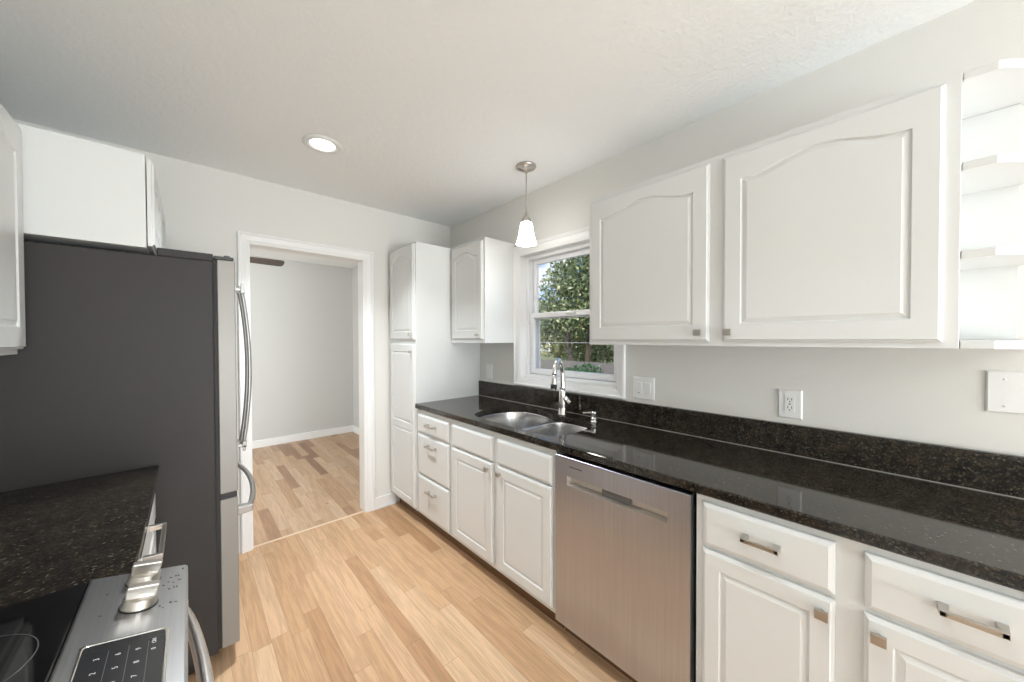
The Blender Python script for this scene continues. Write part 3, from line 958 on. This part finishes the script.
# wall cabinet left of the refrigerator
FL = Frame('+x', -.402)
t = thing('wall_cabinet', 'white wall cabinet at far left, over the short counter beside the refrigerator', 'cabinet', (-.57, 1.48, 1.36))
MB().box(XL + .003, -.402, 1.064, 1.8985, 1.352, 2.090).build('body', WT, t, .0015)
for a0, a1, k in ((1.080, 1.470, 1.435), (1.495, 1.888, 1.53)):
    d = panel_door('door', t, FL, a0, a1, 1.368, 2.072, [(1.436, 1.975, .058, .042)], .020)
    knob(d, FL, k, 1.404, .020, .022)

# base cabinet and counter between range and refrigerator
FC = Frame('+x', -.117)
t = thing('base_cabinet', 'white base cabinet under the short counter between range and refrigerator', 'cabinet', (-.42, 1.48, 0))
MB().box(XL + .003, -.117, 1.064, 1.918, .100, .879).build('body', WT, t, .001)
MB().box(-.20, -.175, 1.064, 1.918, 0, .100).build('toe_kick', M['toe'], t)
d = slab_front('drawer', t, FC, 1.078, 1.902, .715, .850)
pull(d, FC, 1.375, 1.605, .797, .019, out=.040)
for a0, a1, k in ((1.078, 1.482, 1.450), (1.498, 1.902, 1.53)):
    d = panel_door('door', t, FC, a0, a1, .126, .700, [(.186, .640, .055, 0)])
    knob(d, FC, k, .664, .019, .025)
t = thing('countertop', 'short dark granite counter between range and refrigerator', 'countertop', (-.42, 1.48, .88))
MB().box(XL + .003, -.087, 1.0625, 1.922, .8795, .914).build('slab', M['granite'], t, .004)
MB().box(XL + .003, XL + .024, 1.0625, 1.897, .9143, 1.038).build('backsplash', M['granite'], t, .0015)

# ------------------------------------------------------------------ range
ry0, ry1 = .295, 1.0605
t = thing('range', 'stainless steel electric range with black glass top and front control panel', 'range', (-.38, .68, 0))
MB().box(XL + .01, -.075, ry0 + .003, ry1 - .003, .05, .905).build('body', M['fridge_side'], t, .002)
for x in (XL + .06, -.12):
    for y in (ry0 + .05, ry1 - .05):
        MB().cyl((x, y, 0), (x, y, .052), .017).build('foot', M['black'], t)
gt = MB().box(XL + .01, -.148, ry0, ry1, .9055, .927).build('cooktop', M['glass_black'], t, .003)
for (x, y, r_) in ((-.262, .878, .088), (-.30, .47, .105), (-.55, .87, .080), (-.55, .47, .105)):
    MB().lathe((x, y, .9272), [(r_ - .0011, 0), (r_, 0), (r_, .0003), (r_ - .0011, .0003)], 48, cap0=False, cap1=False).build('burner_ring', M['ring'], gt)
def pz(x):                       # the sloping control panel surface
    return .929 + (.899 - .929) * (x + .146) / .140
mb = MB()
sec = [(-.147, .880), (-.147, .9275), (-.144, .9288), (-.010, pz(-.010)), (-.006, pz(-.006) - .003), (-.006, .868), (-.075, .862)]
mb.loops([[(x, ry0, z) for x, z in sec], [(x, ry1, z) for x, z in sec]])
cp = mb.build('control_panel', M['steel_panel'], t, .0015)
# touch display set into the panel
nrm = Vector((.030, 0, .140)).normalized()
def on(x, y, h=0.0):
    return Vector((x, y, pz(x))) + nrm * h
def disp(i, h, y0=.515, y1=.838, x0=-.124, x1=-.034):
    pts = []
    for (cx_, cy_, a0) in ((x1 - .006, y1 - .006, 0), (x0 + .006, y1 - .006, 90), (x0 + .006, y0 + .006, 180), (x1 - .006, y0 + .006, 270)):
        for k in range(5):
            a = R(a0 + 22.5 * k)
            r_ = max(.006 - i, .001)
            pts.append(on(cx_ + r_ * math.cos(a), cy_ + r_ * math.sin(a), h))
    return pts
bz = lambda g, h: disp(0, h, .515 - g, .838 + g, -.124 - g, -.034 + g)
MB().loops([bz(.0045, -.001), bz(.0045, .0008), bz(.0030, .0020), bz(.0010, .0020), bz(-.0005, .0006)], True, False).build('display_bezel', M['chrome'], cp)
ds = MB().loops([disp(.0002, -.0005), disp(.0002, .0009)]).build('touch_display', M['display'], cp)
# legends: read by somebody standing in front of the range (text runs along +y)
def legend(txt, x, y, size, parent, mat, name='legend'):
    cu = bpy.data.curves.new(name, 'FONT')
    cu.body = txt
    cu.size = size
    cu.extrude = 0.0001
    cu.align_x = 'CENTER'; cu.align_y = 'CENTER'
    ob = bpy.data.objects.new(name, cu)
    COL.objects.link(ob)
    dg = bpy.context.evaluated_depsgraph_get()
    me = bpy.data.meshes.new_from_object(ob.evaluated_get(dg))
    bpy.data.objects.remove(ob)
    off = Vector(WLOC[parent.name])
    ux, uy = Vector((0, 1, 0)), Vector((-.140, 0, .030)).normalized()
    o0 = on(x, y, .0011 if mat is M['legend'] else .0003)
    for v in me.vertices:
        v.co = o0 + ux * v.co.x + uy * v.co.y + nrm * v.co.z - off
    me.name = name
    me.materials.clear(); me.materials.append(mat)
    o = bpy.data.objects.new(name, me); COL.objects.link(o); o.parent = parent
    return o
for r_, row in enumerate((('1', '2', '3'), ('4', '5', '6'), ('7', '8', '9'))):
    for c_, ch in enumerate(row):
        legend(ch, -.106 + .0215 * r_, .740 + .0305 * c_, .0088, ds, M['legend'])
legend('0', -.046, .792, .008, ds, M['legend'])
legend('ON', -.046, .812, .0075, ds, M['legend'])
mb = MB()
for x in (-.0955, -.0740, -.0525):
    mb.loops([[on(x - .0003, .55, .0010), on(x + .0003, .55, .0010), on(x + .0003, .815, .0010), on(x - .0003, .815, .0010)],
              [on(x - .0003, .55, .0012), on(x + .0003, .55, .0012), on(x + .0003, .815, .0012), on(x - .0003, .815, .0012)]])
mb.build('divider_lines', M['ring'], ds)
# small dark marks printed around the knobs
mb = MB()
def mark(x, y, w, l):
    mb.loops([[on(x - w, y - l, .0001), on(x + w, y - l, .0001), on(x + w, y + l, .0001), on(x - w, y + l, .0001)],
              [on(x - w, y - l, .0004), on(x + w, y - l, .0004), on(x + w, y + l, .0004), on(x - w, y + l, .0004)]])
for (x, y, w, l) in ((-.032, 1.012, .0022, .0016), (-.0245, 1.016, .0012, .0030), (-.0205, 1.016, .0012, .0030), (-.035, .995, .0016, .0016), (-.028, .990, .0016, .001), (-.019, .998, .0024, .0016),
                     (-.033, .968, .0016, .0022), (-.0265, .972, .0011, .0030), (-.0225, .972, .0011, .0030), (-.042, .985, .0016, .0018),
                     (-.030, .918, .0018, .0026), (-.023, .917, .0022, .0012), (-.044, .912, .0012, .0022), (-.040, .905, .0012, .0014),
                     (-.117, .990, .0022, .0018), (-.117, .920, .0022, .0018), (-.014, 1.043, .0016, .0030)):
    mark(x, y, w, l)
o = mb.build('printed_marks', M['ink'], cp)
o['kind'] = 'stuff'
def cooker_knob(x, y):
    mb = MB().lathe(on(x, y, .0008), [(.0252, 0), (.0252, .003), (.0232, .005), (.0232, .014), (.0212, .016), (.006, .0165)], 36, nrm)
    k = mb.build('knob', M['nickel'], t)
    ux, uy = Vector((.140, 0, -.030)).normalized(), Vector((0, 1, 0))
    def q(w, l, h, dy=0):
        return [on(x, y, h) + ux * (sx_ * w) + uy * (sy_ * l + dy) for sx_, sy_ in ((-1, -1), (1, -1), (1, 1), (-1, 1))]
    MB().loops([q(.0205, .0100, .0155), q(.0215, .0088, .028, -.001), q(.0215, .0085, .037, -.002)]).build('grip', M['nickel'], k, .002)
    MB().lathe(on(x, y, .0001), [(.0262, 0), (.0262, .001)], 36, nrm).build('gasket', M['gasket'], k)
cooker_knob(-.072, .932)
cooker_knob(-.072, 1.020)
MB().box(-.074, -.034, ry0 + .004, ry1 - .004, .225, .855).build('oven_door', M['steel_y'], t, .004)
MB().box(-.0345, -.032, ry0 + .10, ry1 - .10, .36, .70).build('oven_window', M['glass_black'], t, .001)
MB().box(-.074, -.036, ry0 + .004, ry1 - .004, .055, .218).build('storage_drawer', M['steel_y'], t, .004)
pts = []
for i in range(29):
    s_ = i / 28
    pts.append((-.022 + .040 * math.sin(math.pi * s_) ** .65, ry0 + .025 + (ry1 - ry0 - .05) * s_, .822))
h = MB().tube(pts, .0105, 12).build('oven_handle', M['steel_y'], t)
for y in (ry0 + .035, ry1 - .035):
    MB().box(-.035, -.006, y - .013, y + .013, .808, .836).build('bracket', M['nickel'], h, .003)

# ------------------------------------------------------------------ ceiling fan in the adjoining room
hx, hy, hz = .10, 4.42, 2.20
t = thing('ceiling_fan', 'dark ceiling fan in the next room, one blade seen through the doorway', 'ceiling fan', (hx, hy, HC))
MB().lathe((hx, hy, HC - .0005), [(.065, 0), (.065, -.02), (.030, -.05), (.014, -.055), (.014, -.12), (.05, -.13), (.105, -.16), (.115, -.20), (.115, -.25), (.09, -.285), (.03, -.30)], 32).build('motor', M['bronze'], t)
for k in range(5):
    a = R(2 + 72 * k)
    ca, sa = math.cos(a), math.sin(a)
    pit = R(-16)
    pts = []
    out = [(.17, -.052), (.50, -.066), (.63, -.068), (.655, -.055), (.664, -.030), (.664, .030), (.655, .055), (.63, .068), (.50, .066), (.17, .052)]
    def bl(r_, w, h):
        zz = hz + w * math.sin(pit) + h
        ww = w * math.cos(pit)
        return (hx + ca * r_ - sa * ww, hy + sa * r_ + ca * ww, zz)
    mb = MB().loops([[bl(r_, w, 0) for r_, w in out], [bl(r_, w, .007) for r_, w in out]])
    b_ = mb.build('blade', M['blade'], t)
    MB().loops([[bl(.09, -.02, -.002), bl(.24, -.03, -.002), bl(.24, .03, -.002), bl(.09, .02, -.002)], [bl(.09, -.02, .0), bl(.24, -.03, -.0002), bl(.24, .03, -.0002), bl(.09, .02, .0)]]).build('blade_arm', M['bronze'], b_)

# ------------------------------------------------------------------ outside: yard seen through the window
ZG = -0.55
struct('ground', MB().box(XW + .17, 40, -25, 45, ZG - .2, ZG), M['grass'])
t = thing('fence', 'weathered grey board fence beyond the window', 'fence', (9.2, 7, ZG))
mb = MB()
y = 1.0
while y < 14.0:
    w = .135
    mb.box(9.2, 9.22, y, y + w, ZG + .02, .66 + random.uniform(-.015, .015))
    y += .142
mb.build('boards', M['fence'], t)
for z in (-.2, .42):
    MB().box(9.221, 9.26, 1.0, 14.0, z, z + .09).build('rail', M['fence'], t)

def foliage(blobs, n, size, seed):
    rd = random.Random(seed)
    vs_, fs_ = [], []
    tot = sum(b_[3] * b_[4] * b_[5] for b_ in blobs)
    for (cx, cy, cz, rx, ry, rz) in blobs:
        k = int(n * rx * ry * rz / tot)
        for _ in range(k):
            while True:
                p = Vector((rd.uniform(-1, 1), rd.uniform(-1, 1), rd.uniform(-1, 1)))
                if .25 < p.length < 1:
                    break
            p = Vector((cx + p.x * rx, cy + p.y * ry, cz + p.z * rz))
            if p.z < ZG + .03:
                continue
            u = Vector((rd.gauss(0, 1), rd.gauss(0, 1), rd.gauss(0, 1))).normalized()
            w = u.orthogonal().normalized()
            w = (Matrix.Rotation(rd.uniform(0, 6.28), 3, u) @ w)
            s_ = size * rd.uniform(.6, 1.4)
            c_ = u.cross(w)
            o = len(vs_)
            vs_ += [tuple(p - w * s_ * .5), tuple(p + c_ * s_ * .28 + u * s_ * .06), tuple(p + w * s_ * .5), tuple(p - c_ * s_ * .28 + u * s_ * .06)]
            fs_.append((o, o + 1, o + 2, o + 3))
    return vs_, fs_
def tree(label, x, y, trunk_r, h, blobs, n, size, mat, seed, name='tree', cat='tree', trunks=((0, 0),)):
    t = thing(name, label, cat, (x, y, ZG))
    rd = random.Random(seed)
    for dx, dy in (trunks if trunk_r else ()):
        pts = [(x + dx + rd.uniform(-.02, .02) * i, y + dy + rd.uniform(-.02, .02) * i, ZG + h * i / 6) for i in range(7)]
        mb = MB().tube(pts, [trunk_r * (1.25 - .12 * i) for i in range(7)], 10)
        for k in range(5):
            q = Vector(pts[3 + k % 3])
            e = Vector(sorted(blobs, key=lambda b_: (b_[1] - y - dy) ** 2)[k % len(blobs)][:3])
            mb.tube([q, q.lerp(e, .5) + Vector((0, 0, .15)), e], [trunk_r * .5, trunk_r * .35, trunk_r * .15], 7)
        mb.build('trunk', M['bark'], t)
    vs_, fs_ = foliage(blobs, n, size, seed)
    MB().add(vs_, fs_).build('foliage', mat, t)
tree('two large leafy trees with interlocking crowns beyond the fence, filling the middle of the window view', 11.0, 8.68, .10, 4.0,  # two neighbouring trees modelled as a single object
     [(11.0, 8.8, 3.0, 1.4, 1.0, 1.4), (11.2, 8.0, 3.9, 1.5, 1.4, 1.4), (11.2, 9.9, 2.1, 1.2, 1.1, .95), (11.0, 8.3, 2.2, 1.3, 1.5, .75), (11.3, 7.1, 3.0, 1.4, 1.2, 1.5),
      (11.2, 6.7, 4.4, 1.4, 1.4, 1.2), (11.1, 6.5, 1.75, 1.1, .9, .75)],
     15000, .15, M['leaf_a'], 3, trunks=((0, 0), (.1, -.80)))
tree('leafy tree beyond the fence at the right, mostly behind the window casing', 11.4, 3.6, .14, 4.2,
     [(11.4, 3.6, 3.4, 1.5, 1.7, 1.5), (11.6, 2.8, 2.4, 1.3, 1.3, 1.2), (11.4, 4.0, 1.6, 1.1, 1.1, .9)],
     6000, .16, M['leaf_a'], 5)
tree('yellow-green shrubby tree low at the left of the window view, behind the two large trees', 14.6, 12.2, .13, 3.0,
     [(14.6, 12.4, 1.6, 1.5, 2.2, 1.3), (14.6, 10.6, 1.0, 1.4, 2.0, 1.1), (14.4, 9.0, 1.2, 1.2, 1.5, 1.2), (14.6, 13.6, 2.4, 1.4, 1.4, 1.2)],
     9000, .16, M['leaf_b'], 8)
tree('sparse yellow-green tree far behind the fence, low between the trunks', 19.0, 10.5, .15, 4.0,
     [(19.0, 11.5, 2.0, 1.8, 2.6, 1.8), (19.0, 13.8, 1.4, 1.6, 2.0, 1.5), (19.0, 9.0, 2.6, 1.6, 2.0, 2.2)],
     8000, .20, M['leaf_b'], 12)
tree('low dark green bush in front of the fence', 8.5, 6.2, 0, 0,
     [(8.5, 6.0, .02, .42, .60, .66), (8.55, 6.55, -.02, .38, .50, .62)], 3000, .09, M['leaf_c'], 15, name='bush', cat='bush')
